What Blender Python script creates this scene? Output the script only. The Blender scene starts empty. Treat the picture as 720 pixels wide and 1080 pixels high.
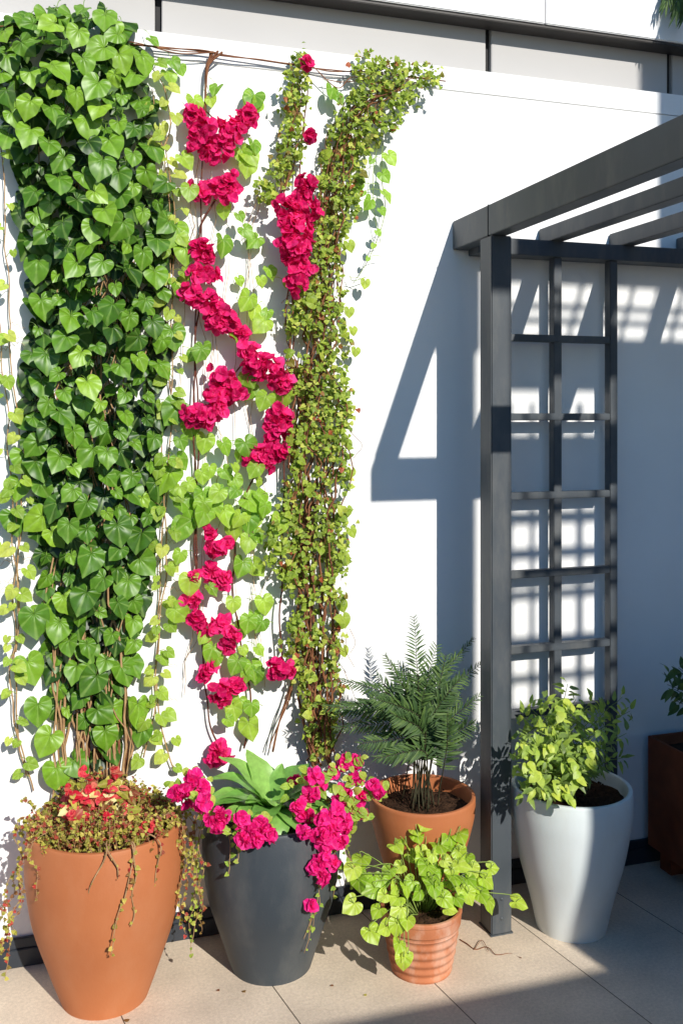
import bpy, math, random
import numpy as np
from mathutils import Vector, noise
R = math.radians
rng = random.Random(7)
scn = bpy.context.scene
C = scn.collection

# ------------------------------------------------------------------ survey
F, TH, EYE, HOR = 1002.0, R(17.7), 1.6, 438.0
CT, ST = math.cos(TH), math.sin(TH)
D = 2.92                                   # distance of the white wall's face
def ray(u, v):
    r = (u-360)/F; p = (HOR-v)/F
    return Vector((r*CT+ST, -r*ST+CT, p))
def Yp(u, v, y):                            # point on a plane parallel to the wall
    d = ray(u, v); k = y/d.y
    return Vector((d.x*k, y, EYE+d.z*k))
def Wp(u, v, off=0.0): return Yp(u, v, D-off)
def Fp(u, v, z=0.0):
    d = ray(u, v); k = (z-EYE)/d.z
    return Vector((d.x*k, d.y*k, z))

# ------------------------------------------------------------------ materials
def new_mat(name):
    m = bpy.data.materials.new(name); m.use_nodes = True
    nt = m.node_tree; b = nt.nodes['Principled BSDF']
    return m, nt, b
def N(nt, t, **k):
    n = nt.nodes.new(t)
    for a, v in k.items(): setattr(n, a, v)
    return n
def ramp(nt, stops):
    n = N(nt, 'ShaderNodeValToRGB'); e = n.color_ramp.elements
    while len(e) < len(stops): e.new(.5)
    for q, (p, c) in zip(e, stops): q.position = p; q.color = (*c, 1)
    return n
def surf(name, c1, c2, scale=6, rough=.6, bump=.1, bscale=120, spec=.4, detail=6, bdist=.002, fine=None):
    m, nt, b = new_mat(name)
    tc = N(nt, 'ShaderNodeTexCoord')
    no = N(nt, 'ShaderNodeTexNoise'); no.inputs['Scale'].default_value = scale; no.inputs['Detail'].default_value = detail
    nt.links.new(tc.outputs['Object'], no.inputs['Vector'])
    rp = ramp(nt, [(.3, c1), (.7, c2)]); nt.links.new(no.outputs['Fac'], rp.inputs['Fac'])
    if fine:
        n3 = N(nt, 'ShaderNodeTexNoise'); n3.inputs['Scale'].default_value = fine[1]; n3.inputs['Detail'].default_value = 9; n3.inputs['Roughness'].default_value = .65
        mp = N(nt, 'ShaderNodeMapping'); mp.inputs['Scale'].default_value = (1, 1, fine[3]); nt.links.new(tc.outputs['Object'], mp.inputs['Vector']); nt.links.new(mp.outputs[0], n3.inputs['Vector'])
        mk = N(nt, 'ShaderNodeMapRange'); mk.inputs['From Min'].default_value = .47; mk.inputs['From Max'].default_value = .75; mk.inputs['To Max'].default_value = fine[2]
        nt.links.new(n3.outputs['Fac'], mk.inputs['Value'])
        mx = N(nt, 'ShaderNodeMix', data_type='RGBA'); nt.links.new(mk.outputs[0], mx.inputs['Factor']); nt.links.new(rp.outputs['Color'], mx.inputs['A']); mx.inputs['B'].default_value = (*fine[0], 1)
        nt.links.new(mx.outputs['Result'], b.inputs['Base Color'])
    else: nt.links.new(rp.outputs['Color'], b.inputs['Base Color'])
    n2 = N(nt, 'ShaderNodeTexNoise'); n2.inputs['Scale'].default_value = bscale; n2.inputs['Detail'].default_value = 4
    nt.links.new(tc.outputs['Object'], n2.inputs['Vector'])
    bp = N(nt, 'ShaderNodeBump'); bp.inputs['Strength'].default_value = bump; bp.inputs['Distance'].default_value = bdist
    nt.links.new(n2.outputs['Fac'], bp.inputs['Height']); nt.links.new(bp.outputs['Normal'], b.inputs['Normal'])
    mr = N(nt, 'ShaderNodeMapRange'); mr.inputs['To Min'].default_value = rough-.08; mr.inputs['To Max'].default_value = rough+.1
    nt.links.new(no.outputs['Fac'], mr.inputs['Value']); nt.links.new(mr.outputs['Result'], b.inputs['Roughness'])
    b.inputs['Specular IOR Level'].default_value = spec
    return m
def leafmat(name, cols, vein=(.3, .45, .12), vamt=.5, rough=.42, tr=.3, k=7.0, spec=.4, bstr=.35):
    """cols: ramp stops over the per-leaf random value; lf = (x, y, rnd) local leaf coords"""
    m, nt, b = new_mat(name); L = nt.links.new
    at = N(nt, 'ShaderNodeAttribute', attribute_name='lf')
    sp = N(nt, 'ShaderNodeSeparateXYZ'); L(at.outputs['Vector'], sp.inputs[0])
    n = len(cols); rp = ramp(nt, [(i/(n-1), c) for i, c in enumerate(cols)])
    L(sp.outputs['Z'], rp.inputs['Fac'])
    an = N(nt, 'ShaderNodeMath', operation='ARCTAN2'); L(sp.outputs['X'], an.inputs[0])
    ad = N(nt, 'ShaderNodeMath', operation='ADD'); L(sp.outputs['Y'], ad.inputs[0]); ad.inputs[1].default_value = .12
    L(ad.outputs[0], an.inputs[1])
    mu = N(nt, 'ShaderNodeMath', operation='MULTIPLY'); L(an.outputs[0], mu.inputs[0]); mu.inputs[1].default_value = k
    co = N(nt, 'ShaderNodeMath', operation='COSINE'); L(mu.outputs[0], co.inputs[0])
    mr = N(nt, 'ShaderNodeMapRange'); mr.inputs['From Min'].default_value = .72; mr.inputs['From Max'].default_value = 1
    mr.inputs['To Max'].default_value = vamt; L(co.outputs[0], mr.inputs['Value'])
    mx = N(nt, 'ShaderNodeMix', data_type='RGBA'); L(mr.outputs['Result'], mx.inputs['Factor'])
    L(rp.outputs['Color'], mx.inputs['A']); mx.inputs['B'].default_value = (*vein, 1)
    tc = N(nt, 'ShaderNodeTexCoord'); no = N(nt, 'ShaderNodeTexNoise'); no.inputs['Scale'].default_value = 60
    L(tc.outputs['Object'], no.inputs['Vector'])
    hs = N(nt, 'ShaderNodeHueSaturation'); L(mx.outputs['Result'], hs.inputs['Color'])
    m2 = N(nt, 'ShaderNodeMapRange'); m2.inputs['To Min'].default_value = .65; m2.inputs['To Max'].default_value = 1.35
    L(no.outputs['Fac'], m2.inputs['Value']); L(m2.outputs['Result'], hs.inputs['Value'])
    L(hs.outputs['Color'], b.inputs['Base Color'])
    b.inputs['Roughness'].default_value = rough; b.inputs['Specular IOR Level'].default_value = spec
    bp = N(nt, 'ShaderNodeBump'); bp.inputs['Strength'].default_value = bstr; bp.inputs['Distance'].default_value = .0015; bp.invert = True
    L(co.outputs[0], bp.inputs['Height']); L(bp.outputs['Normal'], b.inputs['Normal'])
    t = N(nt, 'ShaderNodeBsdfTranslucent')
    h2 = N(nt, 'ShaderNodeHueSaturation'); h2.inputs['Value'].default_value = 1.5; L(hs.outputs['Color'], h2.inputs['Color'])
    L(h2.outputs['Color'], t.inputs['Color'])
    ms = N(nt, 'ShaderNodeMixShader'); ms.inputs[0].default_value = tr
    L(b.outputs[0], ms.inputs[1]); L(t.outputs[0], ms.inputs[2]); L(ms.outputs[0], nt.nodes['Material Output'].inputs['Surface'])
    return m

M = {}
M['wall'] = surf('white_render', (.78, .78, .77), (.84, .84, .83), 2.5, .85, .35, 260, .2, bdist=.0015)
M['panel'] = surf('grey_white_panel', (.40, .39, .38), (.45, .44, .43), 1.2, .7, .05, 200, .25)
M['fascia'] = surf('white_panel', (.76, .76, .76), (.82, .82, .82), 1.5, .55, .05, 150, .3)
M['blackjoint'] = surf('black_joint', (.008, .008, .009), (.014, .014, .015), 8, .7, .05)
M['soffit'] = surf('brown_black_trim', (.022, .019, .017), (.034, .029, .026), 8, .5, .05)
M['skirt'] = surf('charcoal_skirting', (.022, .027, .035), (.036, .042, .052), 5, .5, .1, 90)
M['metal'] = surf('anthracite_powder_coat', (.046, .056, .066), (.062, .073, .084), 7, .48, .12, 500, .45, bdist=.0006, fine=((.16, .155, .14), 14, .45, .3))
M['terra'] = surf('smooth_terracotta', (.40, .130, .048), (.475, .168, .064), 3.2, .62, .18, 160, .3, fine=((.60, .34, .20), 7, .16, .45))
M['terra2'] = surf('raw_terracotta', (.38, .12, .05), (.54, .21, .10), 9, .75, .3, 140, .25, fine=((.7, .55, .45), 12, .6, .6))
M['charcoal'] = surf('matt_charcoal_glaze', (.036, .046, .056), (.052, .063, .073), 3, .5, .15, 220, .35, fine=((.16, .16, .15), 6, .45, .4))
M['whitepot'] = surf('white_glaze', (.64, .695, .70), (.70, .745, .745), 3, .38, .06, 180, .45, fine=((.55, .53, .47), 6, .5, .35))
M['rust'] = surf('rusty_steel', (.15, .038, .017), (.26, .075, .032), 9, .75, .3, 80, .2)
M['soil'] = surf('potting_soil', (.018, .010, .006), (.07, .036, .02), 60, .95, 1, 150, .1, bdist=.006)
M['wood'] = surf('brown_stem', (.13, .045, .022), (.27, .12, .055), 40, .75, .6, 300, .2)
M['tan'] = surf('pale_brown_stem', (.30, .17, .08), (.46, .30, .15), 40, .75, .5, 300, .2)
M['dark_stem'] = surf('dark_red_stem', (.07, .018, .014), (.15, .05, .03), 40, .65, .4, 300, .2)
M['green_stem'] = surf('green_stem', (.16, .24, .04), (.25, .33, .08), 30, .6, .2, 300, .3)
M['black_stem'] = surf('near_black_stem', (.03, .03, .015), (.06, .055, .03), 30, .6, .2, 300, .3)
M['rope'] = surf('rusty_wire', (.11, .035, .02), (.2, .08, .045), 50, .7, .3, 300, .2)

def floor_mat():
    m, nt, b = new_mat('beige_stone_tiles'); L = nt.links.new
    tc = N(nt, 'ShaderNodeTexCoord'); mp = N(nt, 'ShaderNodeMapping')
    L(tc.outputs['Object'], mp.inputs['Vector'])
    mp.inputs['Rotation'].default_value = (0, 0, R(-9.5)+R(90))
    a = R(-9.5)+R(90)
    # a joint has to pass (0.628, 2.577): after rotation, its y coordinate must be a multiple of the row height
    px, py = .628, 2.577
    ry = math.sin(a)*px+math.cos(a)*py; rx = math.cos(a)*px-math.sin(a)*py
    mp.inputs['Location'].default_value = (-rx-3.3, -ry, 0)
    bt = N(nt, 'ShaderNodeTexBrick', offset=.5); L(mp.outputs[0], bt.inputs['Vector'])
    bt.inputs['Scale'].default_value = 1; bt.inputs['Brick Width'].default_value = 9; bt.inputs['Row Height'].default_value = .41
    bt.inputs['Mortar Size'].default_value = .0018; bt.inputs['Mortar Smooth'].default_value = .2
    bt.inputs['Color1'].default_value = (.66, .545, .42, 1); bt.inputs['Color2'].default_value = (.71, .595, .46, 1)
    bt.inputs['Mortar'].default_value = (.12, .095, .07, 1)
    n1 = N(nt, 'ShaderNodeTexNoise'); n1.inputs['Scale'].default_value = 5; n1.inputs['Detail'].default_value = 8
    n2 = N(nt, 'ShaderNodeTexNoise'); n2.inputs['Scale'].default_value = 110; n2.inputs['Detail'].default_value = 5
    n3 = N(nt, 'ShaderNodeTexNoise'); n3.inputs['Scale'].default_value = 420; n3.inputs['Detail'].default_value = 3
    for n in (n1, n2, n3): L(tc.outputs['Object'], n.inputs['Vector'])
    def mod(src, n, lo, hi):
        mr = N(nt, 'ShaderNodeMapRange'); mr.inputs['From Min'].default_value = .3; mr.inputs['From Max'].default_value = .7
        mr.inputs['To Min'].default_value = lo; mr.inputs['To Max'].default_value = hi
        L(n.outputs['Fac'], mr.inputs['Value'])
        h = N(nt, 'ShaderNodeHueSaturation'); L(src, h.inputs['Color']); L(mr.outputs[0], h.inputs['Value']); return h.outputs[0]
    c = mod(bt.outputs['Color'], n1, .84, 1.08); c = mod(c, n2, .88, 1.08); c = mod(c, n3, .84, 1.1)
    L(c, b.inputs['Base Color']); b.inputs['Roughness'].default_value = .75; b.inputs['Specular IOR Level'].default_value = .3
    s = N(nt, 'ShaderNodeMath', operation='SUBTRACT'); L(n2.outputs['Fac'], s.inputs[0]); L(bt.outputs['Fac'], s.inputs[1])
    bp = N(nt, 'ShaderNodeBump'); bp.inputs['Strength'].default_value = .4; bp.inputs['Distance'].default_value = .002
    L(s.outputs[0], bp.inputs['Height']); L(bp.outputs[0], b.inputs['Normal'])
    return m
M['floor'] = floor_mat()
M['ground'] = surf('far_ground', (.16, .15, .13), (.24, .22, .19), 1, .9, .1)
M['blocker_grey'] = surf('grey_render', (.30, .31, .32), (.36, .37, .38), 2, .85, .2, 150, .2)  # for the added shade pieces behind the camera

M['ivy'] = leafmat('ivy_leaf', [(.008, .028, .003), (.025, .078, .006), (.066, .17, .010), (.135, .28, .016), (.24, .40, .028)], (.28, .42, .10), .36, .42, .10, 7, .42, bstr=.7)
M['lime'] = leafmat('lime_leaf', [(.14, .30, .025), (.24, .43, .035), (.38, .54, .06)], (.48, .60, .2), .35, .42, .38, 7, .4)
M['pale'] = leafmat('pale_leaf', [(.20, .34, .03), (.33, .47, .05), (.50, .55, .10)], (.5, .6, .25), .3, .5, .4, 7, .3)
M['creeper'] = leafmat('creeper_leaf', [(.34, .07, .03), (.12, .19, .018), (.20, .30, .025), (.33, .43, .045), (.52, .55, .10)], (.5, .5, .2), .25, .5, .3, 5, .3)
M['crimson'] = leafmat('crimson_bract', [(.40, .003, .06), (.70, .009, .15), (.88, .06, .30)], (.85, .12, .3), .35, .6, .38, 5, .15)
M['magenta'] = leafmat('magenta_petal', [(.58, .006, .14), (.76, .012, .22), (.86, .05, .34)], (.9, .15, .45), .35, .6, .35, 5, .15)
M['coleus'] = leafmat('coleus_leaf', [(.42, .03, .03), (.20, .07, .03), (.24, .24, .03), (.40, .40, .06), (.62, .52, .12)], (.6, .4, .2), .3, .5, .3, 5, .3)
M['redbits'] = leafmat('red_leaf', [(.5, .012, .03), (.66, .03, .07), (.62, .16, .1)], (.8, .3, .2), .3, .5, .3, 5, .3)
M['hosta'] = leafmat('broad_leaf', [(.10, .27, .035), (.18, .40, .05), (.28, .50, .085)], (.25, .45, .15), .3, .4, .25, 0, .45)
M['palm'] = leafmat('palm_leaflet', [(.020, .042, .010), (.045, .085, .016), (.10, .155, .03)], (.1, .2, .08), .2, .55, .2, 0, .25)
M['pothos'] = leafmat('pothos_leaf', [(.24, .42, .025), (.38, .56, .04), (.52, .64, .09)], (.62, .68, .25), .4, .4, .38, 9, .4)
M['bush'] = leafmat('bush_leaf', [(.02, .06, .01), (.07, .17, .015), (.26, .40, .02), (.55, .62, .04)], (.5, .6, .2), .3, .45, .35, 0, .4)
M['yellow'] = leafmat('cream_petal', [(.7, .6, .2), (.8, .75, .4)], (.9, .8, .4), .2, .6, .3, 5, .2)

# ------------------------------------------------------------------ mesh collector
class Geo:
    def __init__(s): s.v = []; s.f = []; s.a = []
    def add(s, vs, fs, at=None):
        o = len(s.v); s.v += [tuple(p) for p in vs]
        s.f += [tuple(i+o for i in q) for q in fs]
        s.a += at if at is not None else [(0, 0, .5)]*len(vs)
    def box(s, x0, x1, y0, y1, z0, z1, bev=0.0):
        if bev <= 0:
            vs = [(x, y, z) for x in (x0, x1) for y in (y0, y1) for z in (z0, z1)]
            s.add(vs, [(0, 1, 3, 2), (4, 6, 7, 5), (0, 4, 5, 1), (2, 3, 7, 6), (0, 2, 6, 4), (1, 5, 7, 3)]); return
        import bmesh
        bm = bmesh.new(); bmesh.ops.create_cube(bm, size=1)
        for v in bm.verts: v.co = Vector(((x0+x1)/2+v.co.x*(x1-x0), (y0+y1)/2+v.co.y*(y1-y0), (z0+z1)/2+v.co.z*(z1-z0)))
        bmesh.ops.bevel(bm, geom=bm.edges[:], offset=bev, segments=2, affect='EDGES')
        bm.verts.index_update()
        s.add([v.co.copy() for v in bm.verts], [tuple(v.index for v in f.verts) for f in bm.faces]); bm.free()
    def lathe(s, prof, c, seg=72, sq=1.0, rib=None):
        vs = []; fs = []
        for i, (r, z) in enumerate(prof):
            for k in range(seg):
                a = 2*math.pi*k/seg; vs.append((c[0]+r*math.cos(a), c[1]+r*math.sin(a)*sq, c[2]+z))
        for i in range(len(prof)-1):
            for k in range(seg):
                k2 = (k+1) % seg; fs.append((i*seg+k, i*seg+k2, (i+1)*seg+k2, (i+1)*seg+k))
        s.add(vs, fs)
    def tube(s, pts, r0, r1=None, n=6, rnd=.5, cap=True):
        if len(pts) < 2: return
        r1 = r0 if r1 is None else r1
        pts = [Vector(p) for p in pts]; vs = []; fs = []; m = len(pts)
        up = Vector((.3, -1, .2)).normalized()
        for i, p in enumerate(pts):
            t = (pts[min(i+1, m-1)]-pts[max(i-1, 0)])
            if t.length < 1e-9: t = Vector((0, 0, 1))
            t.normalize(); a = t.cross(up)
            if a.length < .05: a = t.cross(Vector((1, 0, 0)))
            a.normalize(); b = t.cross(a); r = r0+(r1-r0)*i/(m-1)
            for k in range(n):
                w = 2*math.pi*k/n; vs.append(p+a*(r*math.cos(w))+b*(r*math.sin(w)))
        for i in range(m-1):
            for k in range(n):
                k2 = (k+1) % n; fs.append((i*n+k, i*n+k2, (i+1)*n+k2, (i+1)*n+k))
        if cap: fs.append(tuple(range(n))[::-1]); fs.append(tuple((m-1)*n+k for k in range(n)))
        s.add(vs, fs, [(0, 0, rnd)]*len(vs))
    def leaf(s, T, p, t, n, size, rnd, jit=0.0, fold=None, wide=1.0):
        t = Vector(t).normalized(); n = Vector(n); n = n-t*n.dot(t)
        if n.length < 1e-4: n = Vector((0, -1, .1)); n = n-t*n.dot(t)
        n.normalize(); e = t.cross(n)
        xy, hh, fs = T; k = rng.uniform(.5, 1.5) if fold is None else fold
        ph = rng.uniform(0, 6.28); vs = []; at = []
        for (x, y), h in zip(xy, hh):
            w = .03*math.sin(8*y+ph+5*x)+.03*math.sin(7*x+ph*2)
            j = Vector((0, 0, 0))
            if jit: j = Vector((rng.uniform(-jit, jit), rng.uniform(-jit, jit), rng.uniform(-jit, jit)))*size
            vs.append(Vector(p)+(e*x*wide+t*y+n*(h*k+w))*size+j); at.append((x, y, rnd))
        s.add(vs, fs, at)
    def build(s, name, mat, parent=None, smooth=True, loc=None):
        me = bpy.data.meshes.new(name)
        o = bpy.data.objects.new(name, me); C.objects.link(o)
        vs = s.v
        if parent is not None:
            b = Vector(parent['_o']); vs = [tuple(Vector(p)-b) for p in vs]; o.parent = parent
            o['_o'] = list(b)
        elif loc is not None:
            vs = [tuple(Vector(p)-Vector(loc)) for p in vs]; o.location = loc; o['_o'] = list(loc)
        else: o['_o'] = [0, 0, 0]
        me.from_pydata(vs, [], s.f)
        at = me.attributes.new('lf', 'FLOAT_VECTOR', 'POINT')
        at.data.foreach_set('vector', np.array(s.a, dtype=np.float32).ravel())
        me.polygons.foreach_set('use_smooth', [smooth]*len(me.polygons))
        me.materials.append(mat); me.update()
        return o
def flat(o, ang=30):
    o.data.polygons.foreach_set('use_smooth', [True]*len(o.data.polygons))
    try: o.data.set_sharp_from_angle(angle=R(ang))
    except Exception: pass
    return o
def thing(name, label, cat, loc, group=None):
    o = bpy.data.objects.new(name, None); C.objects.link(o); o.location = loc; o.empty_display_size = .05
    o['label'] = label; o['category'] = cat; o['_o'] = list(loc)
    if group: o['group'] = group
    return o
def tag(o, label, cat, group=None):
    o['label'] = label; o['category'] = cat
    if group: o['group'] = group
    return o
def struct(o): o['kind'] = 'structure'; return o

# leaf templates -----------------------------------------------------
def fan(prof, seg=18, rings=(.5, 1.0), fold=.16, droop=.30, cup=.0):
    """prof: [(deg from tip, radius)]"""
    ds = [d for d, _ in prof]; rs = [r for _, r in prof]
    xy = [(0, 0)]; hh = [0]
    for q in rings:
        for k in range(seg):
            a = 360*k/seg; d = a if a <= 180 else 360-a
            r = float(np.interp(d, ds, rs))*q; x = r*math.sin(R(a)); y = r*math.cos(R(a))
            xy.append((x, y)); hh.append(fold*abs(x)**1.3-droop*max(y, 0)**2-.22*max(-y, 0)-cup*(x*x+y*y)+.03*q*math.cos(R(a*5)))
    fs = [(0, 1+(k+1) % seg, 1+k) for k in range(seg)]
    for i in range(len(rings)-1):
        a, b = 1+i*seg, 1+(i+1)*seg
        for k in range(seg): k2 = (k+1) % seg; fs.append((a+k, a+k2, b+k2, b+k))
    return xy, hh, fs
HEART = fan([(0, 1.0), (8, .88), (20, .78), (40, .71), (62, .66), (90, .64), (120, .66), (145, .60), (165, .42), (180, .10)], 28, rings=(.3, .65, 1.0), fold=.12, droop=.24)
IVY = fan([(0, 1.0), (12, .82), (28, .70), (45, .72), (62, .66), (90, .58), (112, .62), (140, .56), (165, .40), (180, .12)], 28, rings=(.3, .65, 1.0), fold=.14, droop=.26)
OVAL = fan([(0, 1.0), (15, .86), (35, .64), (70, .48), (110, .42), (150, .36), (180, .3)], 14)
SMALL = fan([(0, 1.0), (40, .62), (90, .58), (140, .5), (180, .2)], 8, rings=(1.0,))
PETAL = fan([(0, 1.0), (20, .9), (45, .8), (90, .58), (135, .35), (180, .15)], 12, rings=(.55, 1.0), fold=.35, droop=.15, cup=-.12)
def lance(w=.16, rows=6, droop=.3, fold=.25, peak=.38):
    xy = []; hh = []
    for i in range(rows+1):
        v = i/rows; ww = w*(math.sin(math.pi*min(1, v**(math.log(.5)/math.log(peak))))**.8 if 0 < v < 1 else .04)
        for x in (-1, 0, 1): xy.append((x*ww, v)); hh.append(fold*abs(x)*ww-droop*v*v)
    fs = [(i*3+j, i*3+j+1, i*3+j+4, i*3+j+3) for i in range(rows) for j in range(2)]
    return xy, hh, fs
LANCE = lance(.2); NARROW = lance(.078, 5, .38, .5, .4); BROAD = lance(.3, 7, .35, .3, .42)

def rv(s=1.0): return Vector((rng.gauss(0, s), rng.gauss(0, s), rng.gauss(0, s)))
def smooth_path(pts, n=8, wob=0.0, f=9.0, seed=0):
    """catmull-rom through pts, with a little wander"""
    P = [Vector(p) for p in pts]
    if len(P) == 2: P = [P[0], (P[0]+P[1])/2, P[1]]
    Q = [P[0]*2-P[1]]+P+[P[-1]*2-P[-2]]; out = []
    for i in range(1, len(Q)-2):
        a, b, c, d = Q[i-1], Q[i], Q[i+1], Q[i+2]
        for k in range(n):
            t = k/n; out.append(.5*((2*b)+(c-a)*t+(2*a-5*b+4*c-d)*t*t+(3*b-a-3*c+d)*t**3))
    out.append(P[-1])
    if wob:
        o2 = []
        for i, p in enumerate(out):
            q = Vector((noise.noise(p*f+Vector((seed, 0, 0))), noise.noise(p*f+Vector((0, seed+9, 0))), noise.noise(p*f+Vector((0, 0, seed+5)))))
            q.y *= .4; o2.append(p+q*wob)
        out = o2
    return out
def wpath(px, off=.02, wob=.012, n=8, seed=0, o2=None):
    m = len(px)
    return smooth_path([Wp(u, v, off if o2 is None else off+(o2-off)*i/(m-1)) for i, (u, v) in enumerate(px)], n, wob, 9, seed)
def clampwall(p, m=.012):
    if p.y > D-m: p.y = D-m
    return p
def petiole_leaf(gl, gs, base, T, p, t, n, size, r=.0011, rnd=None, **k):
    rnd = rng.random() if rnd is None else rnd
    p = Vector(p); base = Vector(base)
    mid = (base+p)/2+Vector((0, -.002, .006))
    gl.tube(smooth_path([base, mid, p], 3), r, r*.8, 4, rnd=.8)
    gl.leaf(T, p+Vector((0, -.002, 0)), t, n, size, rnd, **k)
def along(gl, gs, path, T, step, size, spread=.03, out=.035, hang=.6, side0=1, rlo=0, rhi=1, skip=0.0, back=.012):
    """leaves alternating along a stem lying on the wall"""
    acc = 0; sd = side0
    for i in range(1, len(path)):
        acc += (path[i]-path[i-1]).length
        if acc >= step*rng.uniform(.7, 1.3):
            acc = 0; sd = -sd
            if rng.random() < skip: continue
            s = size*rng.uniform(.6, 1.2)
            p = path[i]+Vector((sd*spread*rng.uniform(.4, 1.3), -out*rng.uniform(.5, 1.5), rng.uniform(-.01, .025)))
            t = Vector((sd*rng.uniform(.1, .9), rng.uniform(-.5, .05), -hang*rng.uniform(.5, 1.6)))
            n = Vector((rng.uniform(-.35, .55), -1, rng.uniform(.1, .8)))
            petiole_leaf(gl, gs, path[i], T, clampwall(p, back), t, n, s, rnd=rng.uniform(rlo, rhi))
def poisson(inside, box, dmin, tries):
    pts = []; g = {}
    for _ in range(tries):
        u = rng.uniform(box[0], box[2]); v = rng.uniform(box[1], box[3])
        if not inside(u, v): continue
        k = (int(u/dmin), int(v/dmin)); ok = True
        for a in (-1, 0, 1):
            for b in (-1, 0, 1):
                for q in g.get((k[0]+a, k[1]+b), ()):
                    if (q[0]-u)**2+(q[1]-v)**2 < dmin*dmin: ok = False
        if ok: g.setdefault(k, []).append((u, v)); pts.append((u, v))
    return pts
def inband(tab):
    vs = [r[0] for r in tab]; a = [r[1] for r in tab]; b = [r[2] for r in tab]
    def f(u, v):
        if v < vs[0] or v > vs[-1]: return False
        return np.interp(v, vs, a) <= u <= np.interp(v, vs, b)
    return f

# ------------------------------------------------------------------ setting
# ground sheet, patio
g = Geo(); g.add([(-60, -60, -.02), (60, -60, -.02), (60, 60, -.02), (-60, 60, -.02)], [(0, 1, 2, 3)])
struct(g.build('ground', M['ground'], smooth=False))
g = Geo(); g.box(-4, 7, -3.5, D, -.015, 0)
struct(g.build('patio', M['floor'], smooth=False))

# white wall with its fine joint and skirting
WT = 2.767
t = thing('garden_wall', 'long white rendered wall that carries the vines, with dark skirting at its foot', 'wall', (1, D+.1, 0))
JZ = 2.69
g = Geo(); g.box(-4, 7, D, D+.075, 0, JZ-.003); g.box(-4, 7, D+.008, D+.075, JZ-.003, JZ+.0015); wall = g.build('wall_face', M['wall'], t, smooth=False)
g = Geo(); g.box(-4, 7, D, D+.075, JZ+.0015, WT, 0); g.build('coping', M['wall'], t, smooth=False)
g = Geo(); g.box(-4, 7, D-.018, D-.001, .0, .052, .002); g.box(-4, 7, D-.013, D-.001, .0525, .082, .002)
flat(g.build('skirting', M['skirt'], t))

# set-back storey above it
t = thing('upper_storey', 'grey set back band with black joints under a white panelled fascia, above the wall', 'building', (1, D+.5, 0))
yb = D+.085
xs = [-4, Yp(167, 15, yb).x, Yp(515, 50, yb).x, Yp(706, 80, yb).x, 3.6, 5, 7]
for i in range(len(xs)-1):
    g = Geo(); g.box(xs[i]+.011, xs[i+1]-.011, yb, yb+.05, 2.3, 3.02, .002); flat(g.build('wall_panel', M['panel'], t))
g = Geo(); g.box(-4, 7, yb+.02, yb+.2, 2.2, 3.02); g.build('joint_backing', M['blackjoint'], t, smooth=False)
fz = 2.957; jx = [-4, -1.9, -.15, Yp(575, 10, D).x, 3.5, 5.2, 7]
for i in range(len(jx)-1):
    g = Geo(); g.box(jx[i]+.0018, jx[i+1]-.0018, D-.002, D+.05, fz, 3.75, .003); flat(g.build('fascia_panel', M['fascia'], t))
g = Geo(); g.box(-4, 7, D+.006, yb-.002, fz-.012, fz-.002, .002); flat(g.build('soffit_trim', M['soffit'], t))
g = Geo(); g.box(-4, 7, D+.06, D+1.6, fz+.002, 3.7); g.build('roof_slab', M['panel'], t, smooth=False)

# ------------------------------------------------------------------ pergola
t = thing('pergola', 'dark grey metal pergola with flat rafters and a square grid trellis against the wall', 'pergola', (1.37, 2.67, 0))
m = M['metal']
g = Geo(); g.box(1.322, 1.377, 1.60, 2.918, 2.155, 2.25, .002); beam = flat(g.build('beam', m, t))
g = Geo(); g.box(1.3205, 1.3785, 2.655, 2.657, 2.1535, 2.2515); flat(g.build('joint_line', M['blackjoint'], beam))
g = Geo(); g.box(1.3235, 1.3925, 2.635, 2.715, 0.004, 2.1545, .003); post = flat(g.build('post', m, t))
for bz in (.05, .11):
    g = Geo(); g.lathe([(.0001, .003), (.004, .003), (.0055, 0)], (0, 0, 0), 8); g.v = [(1.358+x, 2.6352-z, bz+y) for x, y, z in g.v]; g.build('bolt', M['metal'], post)
g = Geo(); g.box(1.320, 1.396, 2.632, 2.718, 0.0, 0.0038); g.build('foot_plate', m, post, smooth=False)
for i in range(6):
    x = 1.645+.28*i
    g = Geo(); g.box(x, x+.052, 1.60, 2.916, 2.1905, 2.242, .002); flat(g.build('rafter', m, t))
g = Geo(); g.box(1.3775, 3.2, 2.835, 2.915, 2.136, 2.1898, .002); flat(g.build('ledger', m, t))
g = Geo(); g.box(1.322, 3.2, 1.53, 1.599, 2.135, 2.242, .002); flat(g.build('header', m, t))
g = Geo(); g.box(2.93, 3.0, 1.535, 1.594, 0, 2.1345, .002); flat(g.build('post', m, t))
TR = Geo(); TR.box(1.445, 1.472, 2.845, 2.88, .12, 2.135, .002); tr = flat(TR.build('trellis', m, t))
for x in (1.661, 1.880):
    g = Geo(); g.box(x+.002, x+.032, 2.845, 2.88, .12, 2.1355, .002); flat(g.build('upright', m, tr))
for z in (1.86, 1.595, 1.33, 1.067, .815, .60, .34):
    g = Geo(); g.box(1.4725, 1.8795, 2.842, 2.872, z-.012, z+.012, .002); flat(g.build('rail', m, tr))

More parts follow.
